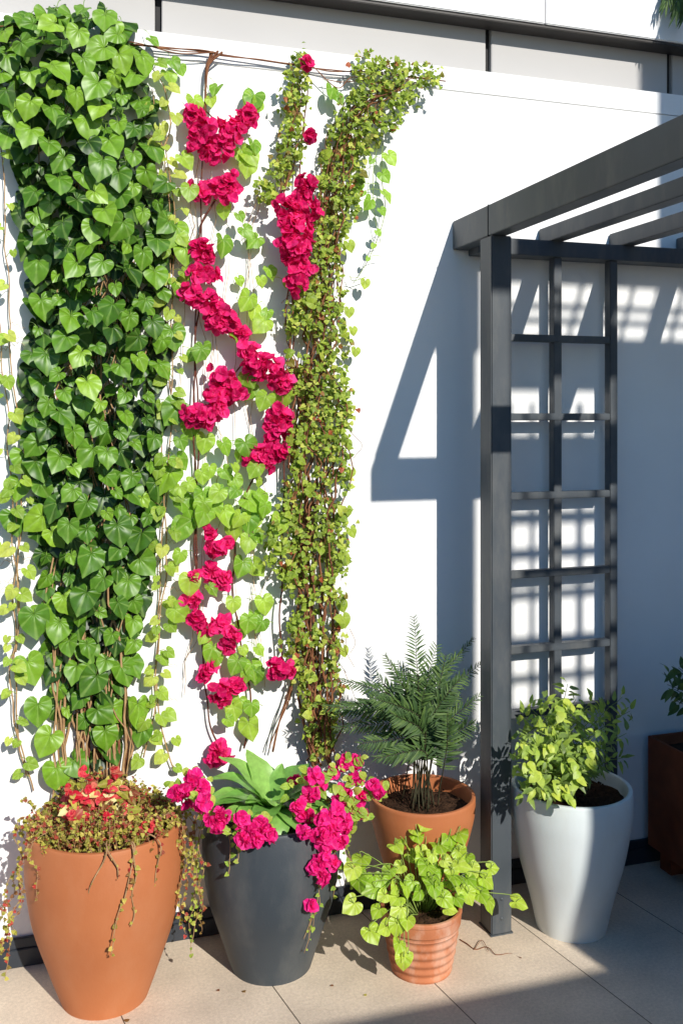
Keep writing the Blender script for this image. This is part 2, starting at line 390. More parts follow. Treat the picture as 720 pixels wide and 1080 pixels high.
# ------------------------------------------------------------------ unseen screen added behind the camera, shaped to throw the shade
SX, SZ = .21, .59                           # the sun's slope: light travels (-SX, 1, -SZ)
YB = -.6; ox = SX*(D-YB); oz = SZ*(D-YB)
t = thing('shade_screen', 'unseen grey screen added behind the camera to throw shade on the white wall', 'wall', (2, YB, 0))
def on_b(g, X0, X1, Z0, Z1, y0=YB-.05, y1=YB+.0): g.box(X0+ox, X1+ox, y0, y1, Z0+oz, Z1+oz)
LX0, LX1 = 1.53, 1.90
g = Geo()
g.box(-3.2, LX0+ox, YB-.05, YB, 0, SZ*(2.385-YB))                      # low part: shade on the floor nearest the camera
on_b(g, LX0, LX1, .30, .60); on_b(g, 1.455, LX1, -oz, .30); on_b(g, LX1, 4.6, -oz, 1.875)
on_b(g, LX0, LX1, 1.71, 1.875)
g.build('wall', M['blocker_grey'], t, smooth=False)  # solid pieces added to shade the right side and the near floor
g = Geo()
# raking piece added to shade the wall below the pergola's corner
vs = []
for y in (YB-.04, YB-.01):
    vs += [(1.325+ox, y, 2.15+oz), (1.205+ox, y, 1.835+oz), (1.43+ox, y, 1.835+oz), (1.43+ox, y, 2.15+oz)]
g.add(vs, [(0, 1, 2, 3), (7, 6, 5, 4), (0, 4, 5, 1), (1, 5, 6, 2), (2, 6, 7, 3), (3, 7, 4, 0)])
g.build('shade_rake', M['blocker_grey'], t, smooth=False)
g = Geo(); on_b(g, 1.338, 1.412, .48, 1.834, YB-.04, YB-.01); g.build('shade_strip', M['blocker_grey'], t, smooth=False)  # added only to widen the post's shadow on the wall
g = Geo()
for z0, z1 in ((1.47, 1.54), (1.245, 1.275), (1.125, 1.15), (1.035, 1.055), (.985, 1.005), (.815, .845), (.70, .715)): on_b(g, LX0, LX1, z0, z1, YB-.04, YB-.01)
for x0, x1 in ((1.535, 1.55), (1.618, 1.634), (1.80, 1.825)): on_b(g, x0, x1, .6, 1.655, YB-.035, YB-.015)
g.build('shade_bars', M['metal'], t, smooth=False)  # bars added to break the sunlight into cells behind the trellis
g = Geo(); on_b(g, 1.50, 4.6, 2.075, 2.16, YB-.04, YB-.01); on_b(g, 1.5, 4.6, 1.985, 2.0, YB-.035, YB-.015)
on_b(g, 1.5, 4.6, 1.935, 1.95, YB-.035, YB-.015)
g.build('shade_rails', M['metal'], t, smooth=False)  # rails added to cut the upper row of light cells
for i in range(24):
    x = 1.575+.105*i
    g = Geo(); y0, y1 = YB-.035, YB-.015
    a, b = (x+ox-.03, 1.875+oz), (x+ox+.03, 2.075+oz); w = .02
    g.add([(a[0], y0, a[1]), (a[0]+w, y0, a[1]), (b[0]+w, y0, b[1]), (b[0], y0, b[1]), (a[0], y1, a[1]), (a[0]+w, y1, a[1]), (b[0]+w, y1, b[1]), (b[0], y1, b[1])],
          [(0, 1, 2, 3), (7, 6, 5, 4), (0, 4, 5, 1), (1, 5, 6, 2), (2, 6, 7, 3), (3, 7, 4, 0)])
    g.build('shade_slat', M['metal'], t, smooth=False)  # leaning slats added to cast the slanted bars of shadow
g = Geo(); on_b(g, 2.14, 4.6, 2.16, 4.2); g.build('shade_block', M['blocker_grey'], t, smooth=False)  # unseen block added to shade the right end of wall top and fascia

# ------------------------------------------------------------------ pots
def place(u, y): p = Yp(u, 900, y); return Vector((p.x, y, 0))
def pot(name, label, c, prof, wall_t, soil_z, mat, soilw=None, rib=False, group=None, subdiv=True):
    o = thing(name, label, 'plant pot', c, group)
    # smooth outer profile through the given stations
    P = [Vector((r, 0, z)) for r, z in prof]; out = smooth_path(P, 8)
    pr = [(q.x, q.z) for q in out]
    if rib:
        pr = []
        H = prof[-1][1]; n = 90; zz = [z for _, z in prof]; rr = [r for r, _ in prof]
        for i in range(n+1):
            z = H*i/n; r = float(np.interp(z, zz, rr)); q = z/H
            if q < .72: r += .0022*math.sin(q*2*math.pi*7.2)
            if q > .76: r += .006*min(1, (q-.76)/.02)
            if q > .95: r += .002
            pr.append((r, z))
    r, H = pr[-1]; w = wall_t
    lip = [(r-w*.12, H+w*.3), (r-w*.5, H+w*.42), (r-w*.88, H+w*.3), (r-w, H)]
    inner = [(r-w-(H-z)*.12, z) for z in np.linspace(H, soil_z-.02, 6)[1:]]
    g = Geo(); b = [(0.001, .003), (prof[0][0]-.01, .003), (prof[0][0]-.004, 0)]
    g.lathe(b+pr+lip+inner, c, 96); flat(g.build('pot_body', mat, o), 50)
    g = Geo(); ri = r-w-(H-soil_z)*.12+.002; rings = 14; seg = 48
    vs = [(c[0], c[1], soil_z+.012)]; fs = []
    for i in range(1, rings+1):
        for k in range(seg):
            a = 2*math.pi*k/seg; q = i/rings
            x, y = c[0]+ri*q*math.cos(a), c[1]+ri*q*math.sin(a)
            h = .010*(1-q*q)+.009*noise.noise(Vector((x*45, y*45, 3)))+.006*noise.noise(Vector((x*120, y*120, 1)))
            vs.append((x, y, soil_z+h))
    fs = [(0, 1+k, 1+(k+1) % seg) for k in range(seg)]
    for i in range(rings-1):
        for k in range(seg):
            k2 = (k+1) % seg; a, b2 = 1+i*seg, 1+(i+1)*seg; fs.append((a+k, b2+k, b2+k2, a+k2))
    g.add(vs, fs)
    for _ in range(160):                    # crumbs
        a = rng.uniform(0, 6.28); q = ri*math.sqrt(rng.random())*.93; s = rng.uniform(.002, .006)
        p = Vector((c[0]+q*math.cos(a), c[1]+q*math.sin(a), soil_z+.008)); 
        g.add([p+Vector((s, 0, 0)), p+Vector((-s*.6, s, 0)), p+Vector((-s*.5, -s, 0)), p+Vector((0, 0, s*1.3))], [(0, 1, 3), (1, 2, 3), (2, 0, 3)])
    g.build('soil', M['soil'], o)
    return o
c1 = place(111, 2.700)
pot('planter_pot', 'tall smooth terracotta pot, leftmost in the row', c1, [(.117, 0), (.150, .09), (.193, .22), (.212, .34), (.213, .41), (.207, .475)], .014, .455, M['terra'])
c2 = place(286, 2.708)
pot('planter_pot', 'tall dark charcoal pot with pink flowers spilling over its rim', c2, [(.117, 0), (.146, .09), (.185, .21), (.200, .32), (.199, .39), (.190, .445)], .014, .425, M['charcoal'])
c3 = place(445, 2.742)
pot('planter_pot', 'round terracotta pot holding the palm, behind the small ribbed pot', c3, [(.085, 0), (.098, .08), (.120, .20), (.150, .31), (.163, .37), (.165, .418)], .013, .378, M['terra'])
c4 = place(444, 2.553)
pot('small_pot', 'small ribbed terracotta pot on the floor in front of the palm pot', c4, [(.086, 0), (.098, .06), (.107, .12), (.110, .165), (.110, .178)], .011, .160, M['terra2'], rib=True)
c5 = place(602, 2.622)
pot('planter_pot', 'tall white glazed pot beside the pergola post', c5, [(.108, 0), (.128, .09), (.163, .22), (.184, .34), (.188, .40), (.186, .436)], .015, .400, M['whitepot'])

# rusty box planter at the right
bx = 2.062
o = thing('box_planter', 'rust brown square steel planter on short feet, at the right edge', 'planter', (bx+.28, 2.55, 0))
g = Geo(); w = .012; x0, x1, y0, y1, z0, z1 = bx, bx+.56, 2.22, 2.885, .075, .462
g.box(x0, x0+w, y0, y1, z0, z1, .002); g.box(x1-w, x1, y0, y1, z0, z1, .002)
g.box(x0+w, x1-w, y0, y0+w, z0, z1, .002); g.box(x0+w, x1-w, y1-w, y1, z0, z1, .002); g.box(x0+w, x1-w, y0+w, y1-w, z0, z0+w)
flat(g.build('planter_body', M['rust'], o))
g = Geo(); g.box(x0+w, x1-w, y0+w, y1-w, .3, .425); g.build('soil', M['soil'], o, smooth=False)
for fx in (x0+.03, x1-.09):
    for fy in (y0+.03, y1-.09):
        g = Geo(); g.box(fx, fx+.06, fy, fy+.06, 0, .0745); flat(g.build('foot', M['rust'], o))

# ------------------------------------------------------------------ wire and horizontal runner along the top of the wall
g = Geo(); g.tube(wpath([(-40, 22), (60, 38), (160, 48), (228, 56), (330, 71), (400, 78), (470, 85)], .016, .002), .0022)
for u, v in ((20, 32), (228, 56), (400, 78)): p = Wp(u, v, 0); g.tube([p, p+Vector((0, -.018, 0))], .003)
tag(g.build('support_wire', M['rope']), 'thin brown wire strung along the top of the white wall', 'wire')

# ------------------------------------------------------------------ the big ivy
t = thing('ivy', 'broad dense column of glossy dark green heart shaped ivy, left on the wall', 'climbing plant', Wp(95, 1000))
band = [(14, 60, 100), (22, 30, 118), (40, 2, 136), (65, -8, 146), (100, -6, 153), (140, -4, 158), (165, 20, 162), (200, 25, 172), (250, 27, 180), (285, 31, 174), (340, 33, 172), (400, 31, 168), (450, 27, 167), (500, 27, 165), (540, 36, 162), (600, 46, 153), (640, 44, 146), (700, 53, 139), (740, 60, 134), (790, 68, 128), (815, 74, 122)]
ins = inband(band)
gl, gs = Geo(), Geo()
for k in range(26):                          # stems behind the leaves
    u = rng.uniform(60, 135); pts = [(u+rng.uniform(-7, 7), 858)]
    v = 800
    while v > rng.uniform(40, 250): pts.append((u+rng.uniform(-14, 14)+(rng.uniform(-25, 25) if v < 500 else 0), v)); v -= 90
    gs.tube(wpath(pts, rng.uniform(.015, .05), .02, 6, k), rng.uniform(.0022, .005), .0015, 5)
def mass(u, v):                              # thickness of the mass over the wall
    a = np.interp(v, [r[0] for r in band], [r[1] for r in band]); b = np.interp(v, [r[0] for r in band], [r[2] for r in band])
    q = max(0, min(1, (u-a)/(b-a+1e-6))); return math.sin(math.pi*min(max(q, .06), .94))**.6*np.interp(v, [0, 60, 300, 600, 700, 820], [.10, .16, .17, .13, .08, .05])
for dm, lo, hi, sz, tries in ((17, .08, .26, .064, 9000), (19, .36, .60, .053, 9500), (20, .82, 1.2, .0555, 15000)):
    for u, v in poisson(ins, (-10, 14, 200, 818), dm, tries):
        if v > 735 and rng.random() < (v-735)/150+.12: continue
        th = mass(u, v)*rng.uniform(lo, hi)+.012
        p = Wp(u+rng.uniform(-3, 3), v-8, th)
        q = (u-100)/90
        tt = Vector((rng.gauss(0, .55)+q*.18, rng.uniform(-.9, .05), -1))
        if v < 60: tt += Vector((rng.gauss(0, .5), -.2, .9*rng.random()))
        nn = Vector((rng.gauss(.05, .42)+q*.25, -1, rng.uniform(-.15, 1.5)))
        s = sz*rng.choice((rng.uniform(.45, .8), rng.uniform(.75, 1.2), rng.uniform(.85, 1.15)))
        rnd = min(1, max(0, rng.gauss(.60 if lo > .8 else (.36 if lo > .3 else .1), .16)))  # back layers coloured darker, painting shade into the gaps
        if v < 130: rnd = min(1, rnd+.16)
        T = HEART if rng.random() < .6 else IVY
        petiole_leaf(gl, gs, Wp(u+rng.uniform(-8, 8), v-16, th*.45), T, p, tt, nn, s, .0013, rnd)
# loose leaves breaking the outline
for u, v in [(28, 22), (50, 16), (75, 18), (118, 26), (125, 32), (150, 60), (8, 60), (195, 262), (188, 300), (184, 240), (26, 480), (20, 510), (14, 545), (186, 430), (36, 650), (30, 700), (40, 745), (52, 778), (60, 812), (150, 770), (146, 745), (45, 540), (182, 350), (178, 500)]:
    s = rng.uniform(.05, .07); p = Wp(u, v, rng.uniform(.035, .07))
    petiole_leaf(gl, gs, Wp(u+(20 if u < 95 else -20), v-10, .03), HEART, p, (rng.gauss(0, .4), -.2, -1), (rng.gauss(0, .3), -1, .5), s, .0012, rng.uniform(.5, .9))
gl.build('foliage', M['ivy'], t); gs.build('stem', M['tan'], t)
gl, gs = Geo(), Geo()
for k in range(12):
    u = 80+k*4.6; gs.tube(wpath([(u+rng.uniform(-5, 5), 850), (u+rng.uniform(-4, 4), 790), (u+rng.uniform(-6, 6), 750), (u+rng.uniform(-8, 8), 715)], rng.uniform(.012, .035), .008, 6, k+60), rng.uniform(.003, .006), .0025, 5)
gs.build('stem', M['wood'], t)

# ------------------------------------------------------------------ thin vines
def thin_vine(name, label, paths, T, mat, stemmat, step, size, spread=.022, out=.03, r=.0024, seed=0, group=None, skip=0, rlo=0, rhi=1, off=.022, tendril=True):
    o = thing(name, label, 'climbing plant', Wp(*paths[0][-1]), group)
    gl, gs = Geo(), Geo()
    for i, px in enumerate(paths):
        pa = wpath(px, off+.008*(i % 3), .014, 9, seed+i*3)
        gs.tube(pa, r*.7, r, 5)
        along(gl, gs, pa, T, step, size, spread, out, side0=1 if i % 2 else -1, skip=skip, rlo=rlo, rhi=rhi)
        if tendril:
            for _ in range(len(pa)//9):
                q = pa[rng.randrange(len(pa))]; sd = rng.choice((-1, 1)); L = rng.uniform(.03, .07)
                tp = [q+Vector((sd*L*k/7, -.01*math.sin(k), -.35*L*(k/7)**2+.006*math.sin(k*2.2))) for k in range(8)]
                gs.tube(tp, .0008, .0005, 4)
    gl.build('foliage', mat, o); gs.build('stem', stemmat, o); return o
thin_vine('vine', 'thin pale green vine hanging at the far left edge beside the ivy',
    [[(2, 150), (6, 260), (14, 380), (22, 500), (17, 600), (14, 700), (20, 770), (34, 835)], [(-4, 300), (6, 420), (10, 520), (20, 640), (12, 720), (28, 820)], [(24, 470), (20, 560), (18, 640), (16, 690)]],
    HEART, M['pale'], M['tan'], .052, .028, .024, seed=3, skip=.1)
thin_vine('vine', 'loose yellow green vine hanging down the right side of the ivy',
    [[(160, 95), (168, 150), (178, 230), (176, 330), (180, 440), (172, 560), (168, 640), (165, 720), (168, 760), (184, 815)], [(176, 150), (188, 240), (182, 300), (184, 380), (170, 470), (176, 560), (170, 650), (160, 760), (150, 800)], [(150, 60), (172, 90), (180, 130), (165, 170)]],
    HEART, M['pale'], M['tan'], .036, .029, .024, seed=11)
# runner along the top
o = thing('vine', 'brown woody runner with a few green leaves along the top wire of the wall', 'climbing plant', Wp(228, 56))
gl, gs = Geo(), Geo()
for k in range(3):
    gs.tube(wpath([(-30, 24+k*2), (20, 32-k*2), (70, 40+k*3), (130, 46-k), (190, 52+k*2), (228, 55)], .022+.006*k, .008, 8, k*5), .003-.0006*k, .002, 6)
gs.tube(wpath([(228, 56), (300, 66), (350, 74), (400, 76), (455, 82)], .024, .006, 8, 2), .0022)
for k in range(4):
    gs.tube(wpath([(228+k*5-8, 54), (219, 68), (217, 90), (216, 118)], .026+.004*k, .006, 7, 20+k), .0036, .0024, 6)
gs.tube(wpath([(330, 70), (355, 92), (372, 80), (398, 88), (430, 72)], .04, .006, 7, 4), .0016)
gs.tube(wpath([(340, 82), (360, 86), (385, 82), (410, 70)], .03, .006, 7, 9), .0016)
for u, v, s in [(182, 68, .035), (190, 75, .03), (178, 82, .04), (160, 45, .03), (350, 98, .04), (356, 106, .03), (268, 105, .055), (272, 112, .04), (228, 95, .035), (222, 108, .03), (262, 165, .05), (268, 155, .04)]:
    petiole_leaf(gl, gs, Wp(u-8, v-14, .02), HEART, Wp(u, v-4, .045), (rng.gauss(0, .5), -.3, -.8), (rng.gauss(0, .3), -1, .5), s, rnd=rng.random())
gl.build('foliage', M['lime'], o); gs.build('stem', M['wood'], o)

# ------------------------------------------------------------------ bougainvillea
def cluster(u, v, r, parent, mat, off=.06, size=.021, name='flower_cluster', base=None, dens=1.0, ylim=True, flat_=.75):
    """a heap of crumpled bracts; r in metres"""
    g = Geo(); c = Wp(u, v, off) if base is None else Vector(base)
    n = int(17*dens*(r/.04)**1.5)+6
    for i in range(n):
        d = Vector((rng.gauss(0, 1), -abs(rng.gauss(0, .8)), rng.gauss(0, 1))).normalized()
        p = c+Vector((d.x*r, d.y*r*flat_, d.z*r))*(rng.uniform(.45, 1) if rng.random() < .82 else rng.uniform(1, 1.45))
        nn = (d+Vector((rng.gauss(0, .4), -.5, rng.gauss(.15, .4)))).normalized()
        # three bracts to a floret
        ax = rv().normalized(); tdir = ax-nn*ax.dot(nn); tdir.normalize(); e = nn.cross(tdir); rr = rng.random()
        for k in range(rng.choice((2, 3, 3, 4))):
            a = 2.1*k+rng.uniform(-.3, .3); dd = tdir*math.cos(a)+e*math.sin(a)+nn*rng.uniform(.15, .8)
            q = clampwall(p.copy(), .02) if ylim else p
            g.leaf(PETAL, q, dd, nn-dd*.3, size*rng.uniform(.8, 1.7), min(1, max(0, rr*.6+rng.random()*.4)), jit=.06)
    return g.build(name, mat, parent)
o = thing('bougainvillea', 'crimson flowering climber zigzagging up the wall between ivy and small leaved creeper', 'climbing plant', Wp(235, 800))
PX = 1/340.0
for u, v, r in [(204, 122, 11), (217, 136, 14), (207, 152, 12), (224, 158, 15), (246, 137, 14), (260, 124, 11), (240, 150, 10), (263, 118, 6),
                (214, 202, 13), (231, 200, 14), (243, 193, 9), (208, 262, 9), (218, 270, 9), (208, 288, 10), (222, 290, 9),
                (203, 315, 12), (216, 318, 11), (224, 334, 14), (243, 342, 13), (250, 351, 9), (235, 330, 11),
                (260, 374, 14), (274, 384, 14), (288, 390, 13), (297, 404, 11), (264, 388, 9),
                (236, 402, 15), (247, 412, 13), (228, 418, 12), (206, 438, 12), (220, 434, 15), (232, 432, 11),
                (294, 437, 12), (290, 454, 14), (296, 447, 10), (278, 482, 12), (268, 486, 8), (292, 474, 13),
                (222, 563, 7), (226, 581, 10), (240, 576, 6), (232, 609, 13), (222, 604, 9), (203, 606, 6), (201, 633, 10), (206, 653, 9), (222, 662, 11), (232, 657, 9), (240, 671, 9), (238, 682, 7),
                (213, 710, 12), (222, 704, 8), (236, 729, 14), (246, 722, 9), (234, 790, 12), (228, 796, 8)]:
    cluster(u+rng.gauss(0, 1.5), v+rng.gauss(0, 1.5), r*PX*rng.uniform(.68, .92)*(.78 if v > 555 else 1), o, M['crimson'], rng.uniform(.045, .08), .0165, dens=1.25)
gs = Geo()
for k, px in enumerate([[(216, 100), (212, 180), (211, 250), (208, 330), (204, 420), (207, 520), (208, 600), (213, 680), (214, 710)],
        [(209, 250), (206, 360), (210, 470), (205, 560), (208, 640)],
        [(262, 370), (250, 352), (224, 330), (210, 300), (212, 240), (232, 200)],
        [(208, 440), (240, 405), (262, 376), (290, 400), (296, 440), (280, 480), (262, 520), (248, 560), (247, 640), (258, 700), (262, 740), (258, 790)],
        [(216, 118), (240, 140), (262, 122)], [(214, 700), (222, 760), (234, 790)]]):
    gs.tube(wpath(px, .03, .01, 9, 40+k), .0022, .0034, 6)
gs.build('stem', M['dark_stem'], o)
gl, gs = Geo(), Geo()
lv = [(205, 112), (265, 108), (255, 165), (262, 178), (236, 225), (258, 248), (252, 232), (212, 375), (205, 378), (214, 372), (270, 258), (275, 300), (262, 320), (282, 335), (268, 332), (250, 358), (278, 345),
      (200, 205), (194, 172), (236, 260), (190, 255), (284, 290), (252, 300), (264, 415), (280, 425), (260, 402), (300, 420)]
lv += [(rng.gauss(238, 27), rng.uniform(460, 562)) for _ in range(31)]
lv += [(200, 455), (190, 470), (188, 490), (193, 560), (200, 555), (190, 590), (200, 618), (194, 645), (186, 650), (222, 625), (190, 520), (262, 575), (270, 570), (246, 560), (256, 600), (268, 602), (262, 660), (268, 655), (250, 668), (276, 662), (246, 640), (266, 708), (260, 716), (250, 704), (270, 715), (246, 752), (265, 750), (252, 745), (240, 765), (262, 770), (278, 640), (256, 690), (272, 690), (224, 690), (216, 676), (228, 700)]
for u, v in lv:
    s = rng.uniform(.026, .056); p = Wp(u, v-6, rng.uniform(.03, .075))
    petiole_leaf(gl, gs, Wp(u+rng.uniform(-14, 14), v-rng.uniform(4, 16), .03), HEART if rng.random() < .6 else IVY, p, (rng.gauss(0, .5), rng.uniform(-.4, 0), -1), (rng.gauss(.05, .35), -1, rng.uniform(.1, .9)), s, rnd=rng.random())
gl.add(gs.v, gs.f, gs.a); gl.build('foliage', M['lime'], o)
gs = Geo()
for k in range(7):
    a = rng.uniform(190, 290); gs.tube(wpath([(a, rng.uniform(120, 300)), (a+rng.uniform(-25, 25), 400), (a+rng.uniform(-20, 20), 560), (a+rng.uniform(-25, 25), rng.uniform(620, 760))], .02, .03, 9, 90+k), .0009, .0009, 4)
gs.build('tendril', M['tan'], o)

o = thing('bougainvillea', 'narrow upright run of crimson flowers over the left edge of the small leaved creeper', 'climbing plant', Wp(312, 300))
for u, v, r in [(322, 196, 8), (318, 206, 9), (300, 222, 11), (313, 218, 12), (325, 222, 10), (305, 238, 12), (318, 240, 12), (303, 256, 11), (315, 262, 13), (308, 276, 10), (320, 282, 11), (312, 296, 11), (294, 708, 10), (302, 703, 7), (324, 66, 5), (328, 142, 4)]:
    cluster(u, v, r*PX*.92, o, M['crimson'], rng.uniform(.085, .11), .016, dens=1.2)
gs = Geo(); gs.tube(wpath([(324, 66), (322, 120), (316, 170), (314, 240), (316, 300), (306, 380), (300, 470), (298, 560), (296, 640), (298, 706)], .05, .01, 9, 5), .002, .003, 6)
gs.build('stem', M['dark_stem'], o)

# ------------------------------------------------------------------ small leaved creeper
o = thing('creeper', 'tall mass of tiny olive yellow leaves on tangled brown stems, rightmost climber on the wall', 'climbing plant', Wp(345, 800))
A = inband([(55, 312, 320), (75, 303, 323), (120, 300, 321), (165, 295, 314), (200, 273, 298), (212, 276, 290)])
B1 = inband([(54, 385, 395), (62, 378, 398), (70, 372, 466), (82, 380, 462), (100, 370, 440), (112, 360, 425), (130, 354, 418), (150, 346, 394), (175, 340, 382), (210, 335, 378), (235, 326, 368), (262, 327, 356), (300, 312, 360), (340, 302, 366), (400, 304, 362), (430, 310, 374), (470, 306, 360), (500, 308, 370), (530, 300, 372), (560, 282, 362), (590, 282, 368), (612, 304, 356), (650, 312, 364), (690, 304, 350), (720, 314, 358), (760, 324, 352), (800, 328, 352)])
HOLES = [(333, 366, 6, 20), (326, 486, 8, 20), (336, 600, 6, 38), (346, 676, 5, 34), (352, 300, 5, 16), (318, 428, 5, 18), (330, 730, 4, 22), (355, 520, 5, 16), (396, 108, 8, 7), (425, 92, 7, 6)]
def incr(u, v):
    for a, b, c, d in HOLES:
        if ((u-a)/c)**2+((v-b)/d)**2 < 1: return False
    return A(u, v) or B1(u, v)
gl, gs, gr = Geo(), Geo(), Geo()
def clump(u, v, th, n, s0):
    c = Wp(u, v, th)
    for _ in range(n):
        p = c+Vector((rng.gauss(0, .0115), rng.gauss(0, .011), rng.gauss(0, .0115))); clampwall(p, .01)
        gl.leaf(SMALL if s0 < .022 else HEART, p, (rng.gauss(0, 1), rng.uniform(-.8, .2), rng.gauss(-.3, .8)), (rng.gauss(.1, .5), -1, rng.uniform(-.1, 1.1)), s0*rng.uniform(.6, 1.25), min(1, max(0, rng.gauss(.58, .24))))
for u, v in poisson(incr, (270, 54, 470, 800), 6.3, 28000):
    hole = noise.noise(Vector((u*.028, v*.018, 4)))
    if hole > .16 and 260 < v and rng.random() < .8: continue
    clump(u, v, rng.uniform(.02, .10), rng.randint(7, 12), .0135)
for u, v in poisson(incr, (270, 54, 470, 800), 17, 9000):
    if rng.random() < .3: clump(u, v, rng.uniform(.08, .11), 2, .0225)
for u, v in [(372, 350), (375, 372), (385, 300), (368, 330), (366, 470), (370, 500), (366, 540), (370, 562), (362, 590), (360, 640), (362, 655), (362, 688), (368, 260), (302, 300)]:
    petiole_leaf(gl, gs, Wp(u-16, v-8, .04), HEART, Wp(u, v-3, .05), (rng.gauss(.2, .4), -.2, -1), (0, -1, .5), rng.uniform(.022, .036), rnd=rng.uniform(.5, .8))
gl.build('foliage', M['creeper'], o)
for k in range(20):
    a = rng.uniform(-19, 17)
    px = [(340+a*.45+rng.uniform(-4, 4), 806), (338+a+rng.uniform(-6, 6), 700), (334+a*1.1+rng.uniform(-8, 8), 600), (336+a+rng.uniform(-10, 10), 480), (336+a+rng.uniform(-8, 8), 360), (346+a*.8, 270), (356+a*.9, 180), (380+a*.9, 115), (rng.uniform(395, 450), 88)]
    if k % 5 == 0: px = px[:3]+[(310, 480), (308, 340), (302, 200+rng.uniform(-10, 10)), (312, 130), (314, 66)]
    gs.tube(wpath([(u+5*math.sin(v/rng.uniform(38, 70)+k), v) for u, v in px], rng.uniform(.02, .085), .05, 9, 200+k), rng.uniform(.002, .0048), .0014, 5)
for k in range(4): gs.tube(wpath([(312, 380), (322, 520), (314, 640), (312, 700), (300, 745), (286, 792)], .03+.008*k, .016, 8, 300+k), .003, .002, 5)
for k in range(30):
    u = rng.uniform(296, 372); v = rng.uniform(150, 760); L = rng.uniform(.04, .12)
    q = Wp(u, v, rng.uniform(.05, .1)); gs.tube(smooth_path([q, q+Vector((rng.uniform(-.03, .03), -.01, -L*.5)), q+Vector((rng.uniform(-.04, .04), 0, -L))], 4, .01, 12, k), .0011, .0008, 4)
gs.build('stem', M['wood'], o)

o = thing('vine', 'short light green sprig dangling from the top right corner of the creeper', 'climbing plant', Wp(400, 150))
gl, gs = Geo(), Geo()
pa = wpath([(404, 150), (402, 190), (405, 220), (398, 250), (388, 275), (378, 292)], .035, .006, 9, 3); gs.tube(pa, .0016, .001, 5)
pb = wpath([(398, 150), (394, 190), (396, 230), (402, 255)], .03, .006, 9, 8); gs.tube(pb, .0012, .001, 5)
pc = wpath([(386, 292), (372, 296), (368, 290)], .03, .004, 6, 8); gs.tube(pc, .0012, .001, 5)
for u, v, s in [(414, 168, .04), (408, 188, .034), (410, 208, .038), (394, 216, .038), (406, 225, .024), (402, 248, .02), (398, 262, .016), (392, 276, .014), (396, 172, .02), (382, 200, .03), (386, 206, .022)]:
    petiole_leaf(gl, gs, Wp(401, v-6, .03), HEART, Wp(u-4, v-4, .05), (.5*(1 if u > 400 else -1), -.2, -.8), (rng.gauss(.1, .3), -1, .5), s, .001, rng.uniform(.3, .8))
gl.build('foliage', M['lime'], o); gs.build('stem', M['green_stem'], o)

# ------------------------------------------------------------------ planting in the leftmost pot
def trailing(gs, gl, start, pts, r, T, step, size, mat=None, seed=0, wob=.012):
    pa = smooth_path([start]+pts, 8, wob, 14, seed); gs.tube(pa, r, r*.5, 5)
    acc = 0
    for i in range(2, len(pa)):
        acc += (pa[i]-pa[i-1]).length
        if acc > step*rng.uniform(.5, 1.4) and size > 0:
            acc = 0; d = Vector((rng.uniform(-1, 1), rng.uniform(-1, .3), rng.uniform(-.8, .6)))
            gl.leaf(T, pa[i]+d*.004, d, Vector((rng.uniform(-.4, .4), -1, .6)), size*rng.uniform(.6, 1.2), rng.random())
    return pa
o = thing('trailing_plant', 'mixed red, yellow and olive small leaved plant trailing over the leftmost pot', 'plant', c1+Vector((0, 0, .46)))
gl, gs, gr, gy = Geo(), Geo(), Geo(), Geo()
z0 = .46
for k in range(400):
    a = rng.uniform(0, 6.283); q = .195*math.sqrt(rng.random()); b = c1+Vector((q*math.cos(a), q*math.sin(a)*.95, z0))
    hgt = rng.uniform(.015, .055)+.05*max(0, 1-((b.x-c1.x+.02)/.13)**2)
    tip = b+Vector((math.cos(a)*.03*rng.random(), math.sin(a)*.03*rng.random(), hgt)); clampwall(tip, .015)
    pa = smooth_path([b, (b+tip)/2+rv(.006), tip], 4); gs.tube(pa, .0011, .0007, 4)
    for p in pa[1:]:
        for _ in range(2):
            d = Vector((rng.gauss(0, 1), rng.gauss(0, 1), rng.gauss(.2, .6))); gl.leaf(SMALL, p+rv(.004), d, Vector((rng.gauss(.1, .5), -.5, 1)), rng.uniform(.005, .011), rng.random())
for k in range(26):                          # taller coleus in the middle
    b = c1+Vector((rng.gauss(-.03, .045), rng.gauss(-.03, .04), z0)); tip = b+Vector((rng.gauss(0, .03), rng.uniform(-.04, .01), rng.uniform(.06, .15)))
    pa = smooth_path([b, (b+tip)/2+rv(.008), tip], 4); gs.tube(pa, .0018, .001, 5)
    for p in pa[2:]:
        for _ in range(2):
            d = Vector((rng.gauss(0, 1), rng.gauss(-.3, .8), rng.uniform(-.4, .5)))
            (gr if rng.random() < .42 else (gy if rng.random() < .25 else gl)).leaf(OVAL, p, d, Vector((rng.gauss(.1, .3), -.7, 1)), rng.uniform(.018, .03), rng.random())
for u, v in [(150, 872), (160, 870), (75, 858), (113, 862), (72, 834), (88, 812), (96, 830), (104, 842)]:
    p = Yp(u, v, 2.56 if v > 850 else 2.64)
    for _ in range(5): gr.leaf(PETAL, p+rv(.005), rv(), (0, -1, .6), .014, rng.random())
def over(c, ang, rr, zz, drop, swing, bulge=.01, H=None):
    """points of a shoot that climbs over a rim and hangs down the outside"""
    d = Vector((math.cos(ang), math.sin(ang), 0)); pts = []
    pts.append(c+d*rr*.85+Vector((0, 0, zz+.02))); pts.append(c+d*(rr+.012)+Vector((0, 0, zz+.012)))
    n = 5
    for i in range(1, n+1):
        q = i/n; pts.append(c+d*(rr+.016+bulge*q+.004*math.sin(i*2.1+ang*7))+Vector((swing*q*-d.y, swing*q*d.x, zz-drop*q)))
    return pts
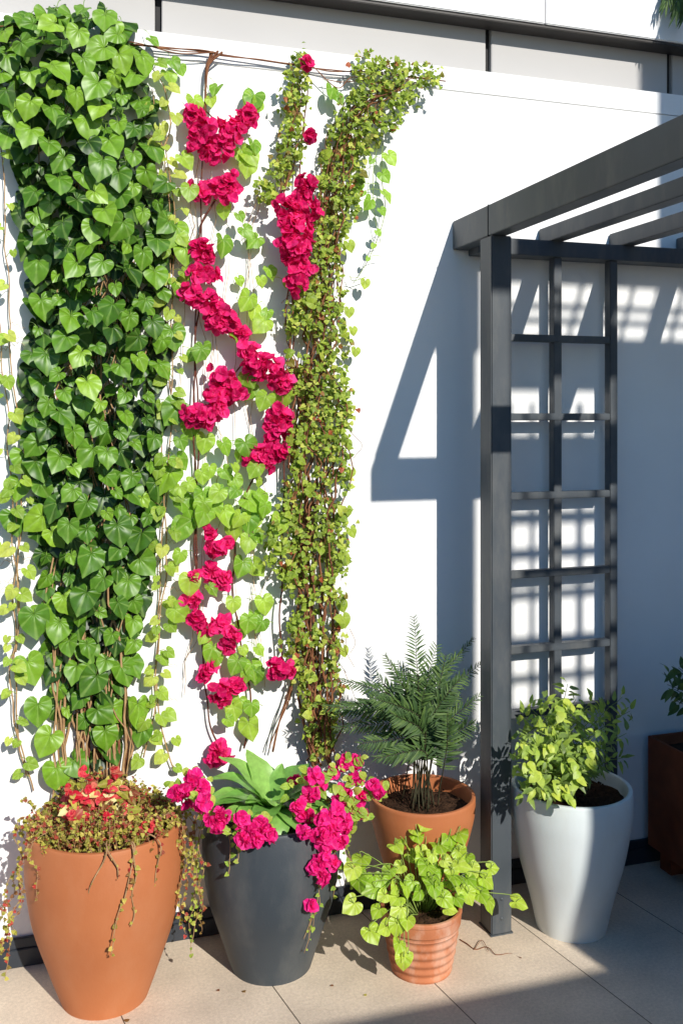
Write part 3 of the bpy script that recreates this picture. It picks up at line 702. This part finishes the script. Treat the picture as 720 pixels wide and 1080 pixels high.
for k, (ang, drop, sw) in enumerate([(3.25, .28, 0), (3.5, .2, .02), (3.05, .32, .01), (3.7, .12, .02), (3.4, .34, 0), (5.95, .2, 0), (5.75, .26, .0), (6.1, .30, .02), (6.2, .34, .0), (6.0, .12, .0), (5.85, .30, .01)]):
    pts = over(c1, ang, .206, .475, drop, sw, .05 if ang > 5.9 or ang < 3.55 else .006)
    trailing(gs, gl, c1+Vector((math.cos(ang)*.12, math.sin(ang)*.12, .465)), pts, .0014, SMALL, .008, .0095, seed=k, wob=.03)
for k, (ang, drop, sw) in enumerate([(4.62, .085, -.03), (4.72, .1, .01), (4.98, .24, -.07), (5.02, .19, -.02), (5.3, .1, 0)]):
    pts = over(c1, ang, .209, .475, drop, sw, -.012)
    trailing(gs, gl, c1+Vector((math.cos(ang)*.15, math.sin(ang)*.15, .465)), pts, .0024, SMALL, .02, .010 if k > 1 else .004, seed=30+k, wob=.018)
for k in range(18):                          # wispy sprays
    a = rng.uniform(3.0, 6.4); b = c1+Vector((math.cos(a)*.16, math.sin(a)*.16, z0+.02))
    tip = b+Vector((math.cos(a)*rng.uniform(.05, .09), math.sin(a)*.03, rng.uniform(.02, .11))); clampwall(tip)
    trailing(gs, gl, b, [(b+tip)/2+Vector((0, 0, .02)), tip], .001, SMALL, .008, .010, seed=50+k, wob=.006)
gl.build('foliage', M['coleus'], o); gs.build('stem', M['tan'], o); gr.build('red_leaves', M['redbits'], o); gy.build('cream_leaves', M['yellow'], o)

# ------------------------------------------------------------------ charcoal pot: broad leaves and pink flowers
def bladeleaf(g, base, dirv, L, W, arch, rnd, rows=12, cols=6, twist=0):
    """arching broad blade with a grooved midrib and rippled edge"""
    d = Vector((dirv[0], dirv[1], 0)).normalized(); el = dirv[2]
    p = Vector(base); vs = []; at = []; s = L/rows; ph = rng.uniform(0, 6)
    side = Vector((-d.y, d.x, 0)); side = (side+Vector((0, 0, twist))).normalized()
    for i in range(rows+1):
        q = i/rows; e = el-arch*q; t = d*math.cos(e)+Vector((0, 0, math.sin(e))); n = side.cross(t)
        if n.z < 0: n = -n
        w = W*(.10+.90*math.sin(math.pi*min(1, q*.93+.07)**.85)**.9) if q < .999 else .001
        if q < .16: w = W*.16+q/.16*(w-W*.16)*q/.16
        for j in range(cols+1):
            x = (j/cols)*2-1; h = .22*abs(x)*w+.012*math.sin(q*13+ph)*x*x*(W/.03)*.25+.0016*math.cos(x*14)
            vs.append(p+side*(x*w)+n*h); at.append((x*.4, q, rnd))
        p = p+t*s
    fs = [(i*(cols+1)+j, i*(cols+1)+j+1, (i+1)*(cols+1)+j+1, (i+1)*(cols+1)+j) for i in range(rows) for j in range(cols)]
    g.add(vs, fs, at)
o = thing('broad_leaved_plant', 'rosette of long broad green leaves in the middle of the charcoal pot', 'plant', c2+Vector((0, 0, .43)))
g = Geo(); b0 = c2+Vector((0, -.01, .44))
for az, el, L, W, ar in [(-165, 50, .20, .034, 1.0), (-178, 30, .23, .036, .7), (-150, 22, .20, .036, .6), (-130, 40, .17, .036, 1.3), (-108, 48, .16, .034, 1.6), (-88, 38, .15, .036, 1.5), (-70, 30, .17, .037, 1.3), (-48, 28, .17, .036, 1.0), (-25, 30, .20, .036, .8), (-8, 38, .23, .036, .8), (10, 52, .20, .034, .8), (40, 60, .17, .032, .8), (80, 70, .13, .03, .6), (110, 72, .17, .032, .6), (140, 68, .23, .034, .75), (165, 60, .20, .034, .9), (178, 45, .22, .036, 1.0), (-95, 70, .11, .028, 1.1), (-40, 65, .13, .03, 1.1), (-140, 66, .13, .03, 1.0), (60, 78, .12, .026, .5), (-60, 10, .17, .036, .8), (-120, 14, .17, .036, .8)]:
    az = R(az+rng.uniform(-5, 5)); bladeleaf(g, b0+Vector((math.cos(az)*.012, math.sin(az)*.012, rng.uniform(0, .02))), (math.cos(az), math.sin(az)*.75, R(el)), L*rng.uniform(.9, 1.12), W*rng.uniform(1.05, 1.35), ar*1.35, rng.random())
for i in range(len(g.v)):
    if g.v[i][1] > D-.02: g.v[i] = (g.v[i][0], D-.02, g.v[i][2])
g.build('foliage', M['hosta'], o)

o = thing('pink_flowers', 'bright magenta flowers with small leaves cascading over the charcoal pot', 'plant', c2+Vector((.1, -.1, .43)))
Z8 = lambda x, y: (160+x/2.769, 760+y/2.769)
fl = [(95, 190, 20, 0), (70, 212, 16, 0), (120, 172, 16, 0), (108, 222, 18, 0), (150, 195, 8, 0), (150, 242, 15, 1), (178, 288, 16, 1), (205, 275, 16, 1), (190, 305, 12, 1), (262, 285, 16, 1), (290, 320, 17, 1), (270, 345, 14, 1), (320, 300, 13, 1), (345, 328, 13, 1), (300, 350, 9, 1),
      (475, 160, 13, 2), (490, 185, 13, 2), (525, 155, 12, 2), (560, 125, 14, 2), (592, 122, 14, 2), (590, 165, 16, 2), (465, 215, 12, 2), (425, 245, 12, 2), (450, 275, 12, 2), (560, 215, 20, 2), (600, 225, 20, 2), (575, 250, 16, 2), (540, 270, 16, 2), (610, 272, 12, 2), (500, 285, 20, 2), (560, 300, 20, 2), (525, 320, 20, 2), (490, 335, 18, 2), (445, 323, 12, 2), (510, 360, 20, 2), (545, 358, 15, 2), (500, 400, 18, 2), (535, 412, 13, 2), (478, 425, 16, 2), (495, 455, 15, 2), (465, 540, 6, 2), (645, 190, 11, 3), (662, 205, 11, 3), (415, 168, 8, 3)]
for x, y, r, z in fl:
    u, v = Z8(x, y)
    yy = {0: 2.60, 1: 2.50, 2: 2.54, 3: 2.68}[z]
    if z == 2: yy = 2.575 if u < 335 else 2.60
    if z == 2 and y > 300: yy = 2.55
    if z == 3 and x > 600: yy = 2.575
    p = Yp(u, v, yy); rr = r/2.769/375
    # keep outside the pot wall
    if p.z < .46:
        d = Vector((p.x-c2.x, p.y-c2.y)); rad = float(np.interp(p.z, [0, .09, .21, .32, .445], [.117, .146, .18, .196, .197]))+.026
        if d.length < rad:
            # slide toward the camera along the sight line until clear
            for _ in range(60):
                yy -= .005; p = Yp(u, v, yy)
                if Vector((p.x-c2.x, p.y-c2.y)).length > rad: break
    cluster(0, 0, rr*.95, o, M['magenta'], size=.014, base=p, dens=1.3, ylim=True)
gl, gs = Geo(), Geo()
for x, y, r, z in fl:
    u, v = Z8(x, y)
    for _ in range(6):
        yy = 2.62 if z in (0, 3) else (2.53 if z == 1 else 2.585)
        p = Yp(u+rng.uniform(-12, 12), v+rng.uniform(-10, 10), yy)
        if p.z < .45 and Vector((p.x-c2.x, p.y-c2.y)).length < .215: continue
        gl.leaf(OVAL, p, (rng.gauss(0, 1), -.3, rng.gauss(-.2, .7)), (0, -1, .6), rng.uniform(.014, .026), rng.random())
for k, (ang, drop, sw, bl) in enumerate([(4.05, .06, 0, 0), (5.15, .2, 0, 0), (5.3, .27, -.03, -.03), (5.35, .34, -.05, -.045), (5.28, .3, -.04, -.04), (5.5, .2, .0, 0), (3.9, .1, 0, 0)]):
    pts = over(c2, ang, .197, .445, drop, sw, bl)
    trailing(gs, gl, c2+Vector((math.cos(ang)*.12, math.sin(ang)*.12, .435)), pts, .0018, SMALL, .03, .012 if drop < .29 else .006, seed=80+k, wob=.014)
for k, (ang, drop) in enumerate([(3.3, .30), (3.4, .36), (3.22, .25), (6.1, .2), (6.22, .26)]):
    pts = over(c2, ang, .197, .445, drop, .0, .03)
    trailing(gs, gl, c2+Vector((math.cos(ang)*.12, math.sin(ang)*.12, .435)), pts, .0015, SMALL, .02, .010, seed=120+k, wob=.025)
gl.build('foliage', M['pale'], o); gs.build('stem', M['tan'], o)

# ------------------------------------------------------------------ palm
o = thing('palm', 'feathery dark green palm in the round terracotta pot', 'plant', c3+Vector((0, 0, .385)))
def frond(gl, gs, pa, L0, r=.0016, gap=.0105, start=.3, T=None, mat=None, ysq=1.0, ang=55, wild=1.0):
    T = T or NARROW; gs.tube(pa, r*1.5, r*.5, 5)
    # arc length
    S = [0]
    for i in range(1, len(pa)): S.append(S[-1]+(pa[i]-pa[i-1]).length)
    tot = S[-1]; s = tot*start
    while s < tot*.995:
        i = max(1, next(k for k in range(len(S)) if S[k] >= s)); t = (pa[i]-pa[i-1]).normalized(); q = (s/tot-start)/(1-start)
        p = pa[i-1]+(pa[i]-pa[i-1])*((s-S[i-1])/(S[i]-S[i-1]+1e-9))
        Lr = L0*(.35+.65*math.sin(math.pi*min(1, q*.8+.18)))*rng.uniform(.88, 1.1)*(1-.25*q)
        view = Vector((-.3, -1, .25)).normalized(); sd = t.cross(view).normalized()
        for sg in (-1, 1):
            a = R(ang-25*q); d = t*math.cos(a)+sd*sg*math.sin(a)+Vector((rng.gauss(0, .06*wild), rng.gauss(0, .14*wild), -.10*wild+rng.gauss(0, .07*wild)))
            n = sd.cross(t)+Vector((0, -.3, .9)); pp = p.copy()
            if pp.y+d.normalized().y*Lr > D-.015: d.y = -abs(d.y)*.2
            gl.leaf(T, pp, d, n, Lr, rng.random(), fold=rng.uniform(.7, 1.3))
        s += gap
gl, gs = Geo(), Geo()
fr = [(342, 745, 2.66), (508, 700, 2.74), (436, 650, 2.66), (405, 690, 2.60), (358, 716, 2.64), (352, 768, 2.68), (362, 742, 2.56), (500, 672, 2.78), (488, 712, 2.60), (505, 735, 2.62), (470, 690, 2.62), (390, 735, 2.50), (500, 762, 2.60), (420, 700, 2.72), (452, 712, 2.52), (378, 785, 2.60), (472, 752, 2.52), (412, 752, 2.50), (396, 712, 2.72), (440, 735, 2.62), (395, 800, 2.55), (484, 735, 2.72), (460, 680, 2.74)]
for k, (u, v, y) in enumerate(fr):
    b = c3+Vector((rng.gauss(-.005, .028), rng.gauss(-.01, .025), .388)); tip = Yp(u, v, y)
    mid = b+(tip-b)*.5+Vector((-(tip.x-b.x)*.28, 0, .035+.25*abs(tip.x-b.x)))
    pa = smooth_path([b, b+(mid-b)*.5+Vector((0, 0, .01)), mid, tip], 10, .004, 10, k)
    frond(gl, gs, pa, rng.uniform(.05, .066), gap=.0098, start=rng.uniform(.34, .46), ang=rng.uniform(46, 62), wild=1.35)
gl.build('frond_leaflets', M['palm'], o); gs.build('stem', M['black_stem'], o)

# ------------------------------------------------------------------ pothos in the small pot
o = thing('pothos', 'yellow green heart leaved trailing plant in the small ribbed pot', 'plant', c4+Vector((0, 0, .165)))
Z2 = lambda x, y: (340+x/3.273, 840+y/3.273)
gl, gs = Geo(), Geo(); b0 = c4+Vector((0, 0, .168))
L2 = [(135, 228, -.03), (105, 265, -.08), (125, 305, -.08), (150, 285, -.06), (108, 385, -.10), (180, 330, -.08), (250, 180, 0), (285, 175, 0), (230, 270, -.05), (270, 255, -.03), (195, 405, -.11), (165, 480, -.12), (220, 465, -.12), (258, 455, -.12), (292, 440, -.12), (265, 522, -.13), (280, 570, -.13), (295, 560, -.13), (320, 130, .05), (340, 200, .02), (355, 105, .05), (325, 150, .04), (470, 142, .03), (400, 180, .02), (430, 185, .02), (345, 230, -.03), (420, 235, -.04), (380, 215, -.01), (465, 255, -.03), (515, 262, -.03), (580, 262, -.02), (495, 230, 0), (668, 378, -.04), (570, 375, -.07), (545, 350, -.07), (520, 320, -.05), (432, 402, -.11), (418, 367, -.11), (402, 325, -.10), (378, 320, -.10), (480, 335, -.08), (500, 350, -.09), (500, 300, -.05), (450, 290, -.06), (250, 325, -.09), (285, 325, -.09), (215, 355, -.10), (260, 365, -.10), (310, 310, -.08), (460, 365, -.10), (335, 345, -.1), (560, 300, -.05), (205, 300, -.06), (270, 400, -.11), (440, 150, .03), (360, 255, -.05), (470, 205, 0)]
for i in range(12): L2.append((rng.uniform(270, 520), rng.uniform(210, 350), rng.uniform(-.06, .04)))
for x, y, dy in L2:
    u, v = Z2(x, y+6); p = Yp(u, v-6, c4.y+dy)
    for _ in range(40):
        dd = Vector((p.x-c4.x, p.y-c4.y))
        if p.z < .19 and dd.length < .132: dy -= .006; p = Yp(u, v-6, c4.y+dy)
        else: break
    s = rng.uniform(.027, .042)
    out = (p-b0); tt = Vector((out.x*4+rng.gauss(0, .6), rng.uniform(-.9, -.1), -.6+rng.gauss(0, .35)))
    if y < 200: tt = Vector((out.x*4+rng.gauss(0, .5), -.8, -.15))
    hh = b0+Vector((max(-.09, min(.09, out.x*.75)), max(-.085, min(.06, out.y*.6)), rng.uniform(.025, .075)))
    pt = Vector((p.x, p.y, p.z)); 
    gs.tube(smooth_path([b0+Vector((out.x*.2, out.y*.2, 0)), hh+Vector((0, 0, max(0, out.z)*.5)), pt+Vector((0, -.004, .02)), pt], 4), .0017, .001, 5)
    gl.leaf(HEART, p, tt, Vector((rng.gauss(.1, .45), -1, rng.uniform(.1, 1.8))), s, rng.random(), wide=1.08, fold=rng.uniform(.4, 1.6))
gl.build('foliage', M['pothos'], o); gs.build('stem', M['green_stem'], o)

# ------------------------------------------------------------------ bush in the white pot
def bush(o, base, tips, r, leafT, size, gl, gs, per=9, seed=0, pair=True, start=.3):
    for k, tip in enumerate(tips):
        b = base+Vector((rng.gauss(0, r), rng.gauss(0, r), 0)); tip = Vector(tip)
        mid = b+(tip-b)*.55+Vector((-(tip.x-b.x)*.2, 0, .03)); pa = smooth_path([b, mid, tip], 9, .008, 12, seed+k)
        gs.tube(pa, .0022, .0009, 5)
        n = len(pa)
        for j in range(int(n*start), n):
            t = (pa[j]-pa[j-1]).normalized()
            for sg in ((-1, 1) if pair else (rng.choice((-1, 1)),)):
                if rng.random() < .12: continue
                sd = t.cross(Vector((rng.gauss(0, .6), -1, rng.gauss(0, .6)))).normalized()
                d = sd*sg+t*.5+Vector((0, rng.gauss(-.2, .4), rng.gauss(-.25, .25))); s = size*rng.uniform(.6, 1.15)
                p = pa[j]+d.normalized()*.008
                if p.y+s > D-.02: d.y = -abs(d.y)
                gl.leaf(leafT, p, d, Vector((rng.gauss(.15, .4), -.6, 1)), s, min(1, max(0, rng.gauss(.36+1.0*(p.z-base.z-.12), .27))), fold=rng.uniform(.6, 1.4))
            
o = thing('leafy_bush', 'bushy yellow green plant in the tall white pot', 'plant', c5+Vector((0, 0, .405)))
gl, gs = Geo(), Geo(); b0 = c5+Vector((-.035, -.0, .405)); tips = []
for u, v, y in [(598, 722, 2.66), (607, 738, 2.62), (560, 745, 2.6), (572, 752, 2.55), (548, 768, 2.62), (585, 742, 2.6), (618, 752, 2.6), (545, 790, 2.55), (558, 800, 2.50), (570, 815, 2.46), (590, 828, 2.45), (605, 822, 2.46), (553, 820, 2.48), (625, 775, 2.58), (636, 792, 2.56), (630, 760, 2.68), (655, 735, 2.72), (664, 750, 2.66), (660, 775, 2.62), (656, 800, 2.60), (600, 775, 2.50), (580, 780, 2.48), (612, 795, 2.48), (566, 770, 2.5), (595, 800, 2.44), (620, 815, 2.48), (640, 745, 2.7), (575, 800, 2.44), (550, 755, 2.70), (610, 760, 2.7), (590, 760, 2.55), (603, 812, 2.45), (544, 805, 2.5), (582, 838, 2.44), (560, 785, 2.45), (625, 738, 2.7), (628, 790, 2.5), (640, 805, 2.52), (632, 770, 2.5), (646, 785, 2.56), (615, 745, 2.52), (572, 735, 2.6), (548, 780, 2.44), (552, 838, 2.46), (566, 832, 2.42)]: tips.append(Yp(u, v, y))
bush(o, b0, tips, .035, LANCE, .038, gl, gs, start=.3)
for u, v, y in [(552, 792, 2.46), (566, 818, 2.44), (580, 790, 2.45), (604, 806, 2.43), (612, 822, 2.44), (590, 832, 2.44), (556, 808, 2.45), (598, 838, 2.43), (618, 790, 2.5), (586, 752, 2.55), (596, 745, 2.58), (620, 805, 2.46)]:
    p = Yp(u, v, y)
    for _ in range(3): gl.leaf(OVAL, p+rv(.008), (rng.gauss(0, .7), -.5, -.5), (.1, -.8, .8), rng.uniform(.022, .034), rng.uniform(.7, 1))
gl.build('foliage', M['bush'], o); gs.build('stem', M['green_stem'], o)

o = thing('leafy_bush', 'dark green shrub growing in the rust brown box planter', 'plant', (bx+.2, 2.6, .43))
gl, gs = Geo(), Geo(); tips = []
for k in range(26): tips.append(Vector((bx+.2+rng.gauss(.04, .08), 2.6+rng.gauss(0, .06), rng.uniform(.62, .85))))
tips += [Yp(706, 712, 2.62), Yp(710, 728, 2.6), Yp(704, 722, 2.6), Yp(715, 705, 2.62), Yp(712, 740, 2.6)]
bush(o, Vector((bx+.2, 2.6, .43)), tips, .02, LANCE, .05, gl, gs, start=.45, seed=40)
gl.build('foliage', M['palm'], o); gs.build('stem', M['black_stem'], o)

# roof palm whose fronds dip into the top right corner
o = thing('palm', 'palm on the roof with fronds drooping over the fascia, top right corner', 'plant', (2.75, 3.35, 3.7))
gl, gs = Geo(), Geo(); b = Vector((2.75, 3.35, 3.7)); top = b+Vector((0, 0, .45))
gs.tube([b, b+Vector((.01, 0, .2)), top], .05, .035, 10)
tips = [Yp(702, 6, 2.86), Yp(712, 16, 2.84), Yp(722, 20, 2.84)]+[top+Vector((math.cos(a)*.7, math.sin(a)*.7, -.1)) for a in (0, .8, 1.6, 2.4, 3.2, 5.4)]
for k, tip in enumerate(tips):
    gl = Geo(); pa = smooth_path([top, top+(tip-top)*.5+Vector((0, 0, .22)), tip], 12); frond(gl, gl, pa, .17, .003, .02, .2, NARROW, ang=40)
    gl.build('frond', M['palm'], o)
gs.build('trunk', M['tan'], o)

# dry tendril lying on the floor beside the post
g = Geo(); pts = [Fp(485, 992), Fp(500, 1002), Fp(512, 1000), Fp(522, 1008), Fp(538, 1006), Fp(550, 1012)]
g.tube(smooth_path([p+Vector((0, 0, .003)) for p in pts], 7, .006, 20, 2), .0016, .001, 5); g.tube(smooth_path([Fp(500, 1002, .003), Fp(508, 992, .006), Fp(515, 1004, .004)], 6), .0012, .0008, 4)
tag(g.build('dry_tendril', M['wood']), 'thin dry brown tendril lying on the paving by the post foot', 'twig')

# fallen leaf bits near the pots
gf = [(258, 1046, .006), (133, 1077, .008), (350, 1040, .005), (385, 1050, .005), (230, 1045, .005)]
for i, (u, v, s) in enumerate(gf):
    g = Geo(); p = Fp(u, v, .003)
    if Vector((p.x-c1.x, p.y-c1.y)).length < .125: p.y -= .03
    g.leaf(SMALL, p, (rng.gauss(0, 1), 1, 0), (0, 0, 1), s*1.6, rng.random(), fold=.3)
    tag(g.build('fallen_leaf', M['coleus']), 'tiny dry leaf scrap lying on the paving in front of the pots', 'leaf', 'fallen leaf scraps on the paving')

for ob in list(bpy.data.objects):
    if '_o' in ob: del ob['_o']

# ------------------------------------------------------------------ camera, light
cam = bpy.data.cameras.new('camera'); co = bpy.data.objects.new('camera', cam); C.objects.link(co)
co.location = (0, 0, EYE); co.rotation_euler = (R(90), 0, -TH)
cam.sensor_fit = 'HORIZONTAL'; cam.sensor_width = 36; cam.lens = 36*F/720; cam.shift_y = -(540-HOR)/720
cam.clip_end = 500; cam.clip_start = .02; scn.camera = co
d = Vector((-SX, 1, -SZ)).normalized()
el = math.asin(-d.z)
sun = bpy.data.lights.new('sun', 'SUN'); sun.energy = 4.8; sun.angle = R(.5); sun.color = (1, .955, .88)
so = bpy.data.objects.new('sun', sun); C.objects.link(so); so.rotation_euler = d.to_track_quat('-Z', 'Y').to_euler(); so.location = (3, -6, 6)
w = bpy.data.worlds.new('World'); scn.world = w; w.use_nodes = True; nt = w.node_tree
sky = nt.nodes.new('ShaderNodeTexSky'); sky.sky_type = 'NISHITA'; sky.sun_disc = False
sky.sun_elevation = el; sky.sun_rotation = math.atan2(-d.x, -d.y)
sky.air_density = 1.0; sky.dust_density = .3; sky.ozone_density = 3.0
hs = nt.nodes.new('ShaderNodeHueSaturation'); hs.inputs['Saturation'].default_value = 1.4; nt.links.new(sky.outputs[0], hs.inputs['Color']); nt.links.new(hs.outputs[0], nt.nodes['Background'].inputs[0]); nt.nodes['Background'].inputs[1].default_value = .105
scn.view_settings.view_transform = 'Standard'; scn.view_settings.look = 'None'; scn.view_settings.exposure = .2; scn.view_settings.gamma = 1
scn.view_settings.use_curve_mapping = False
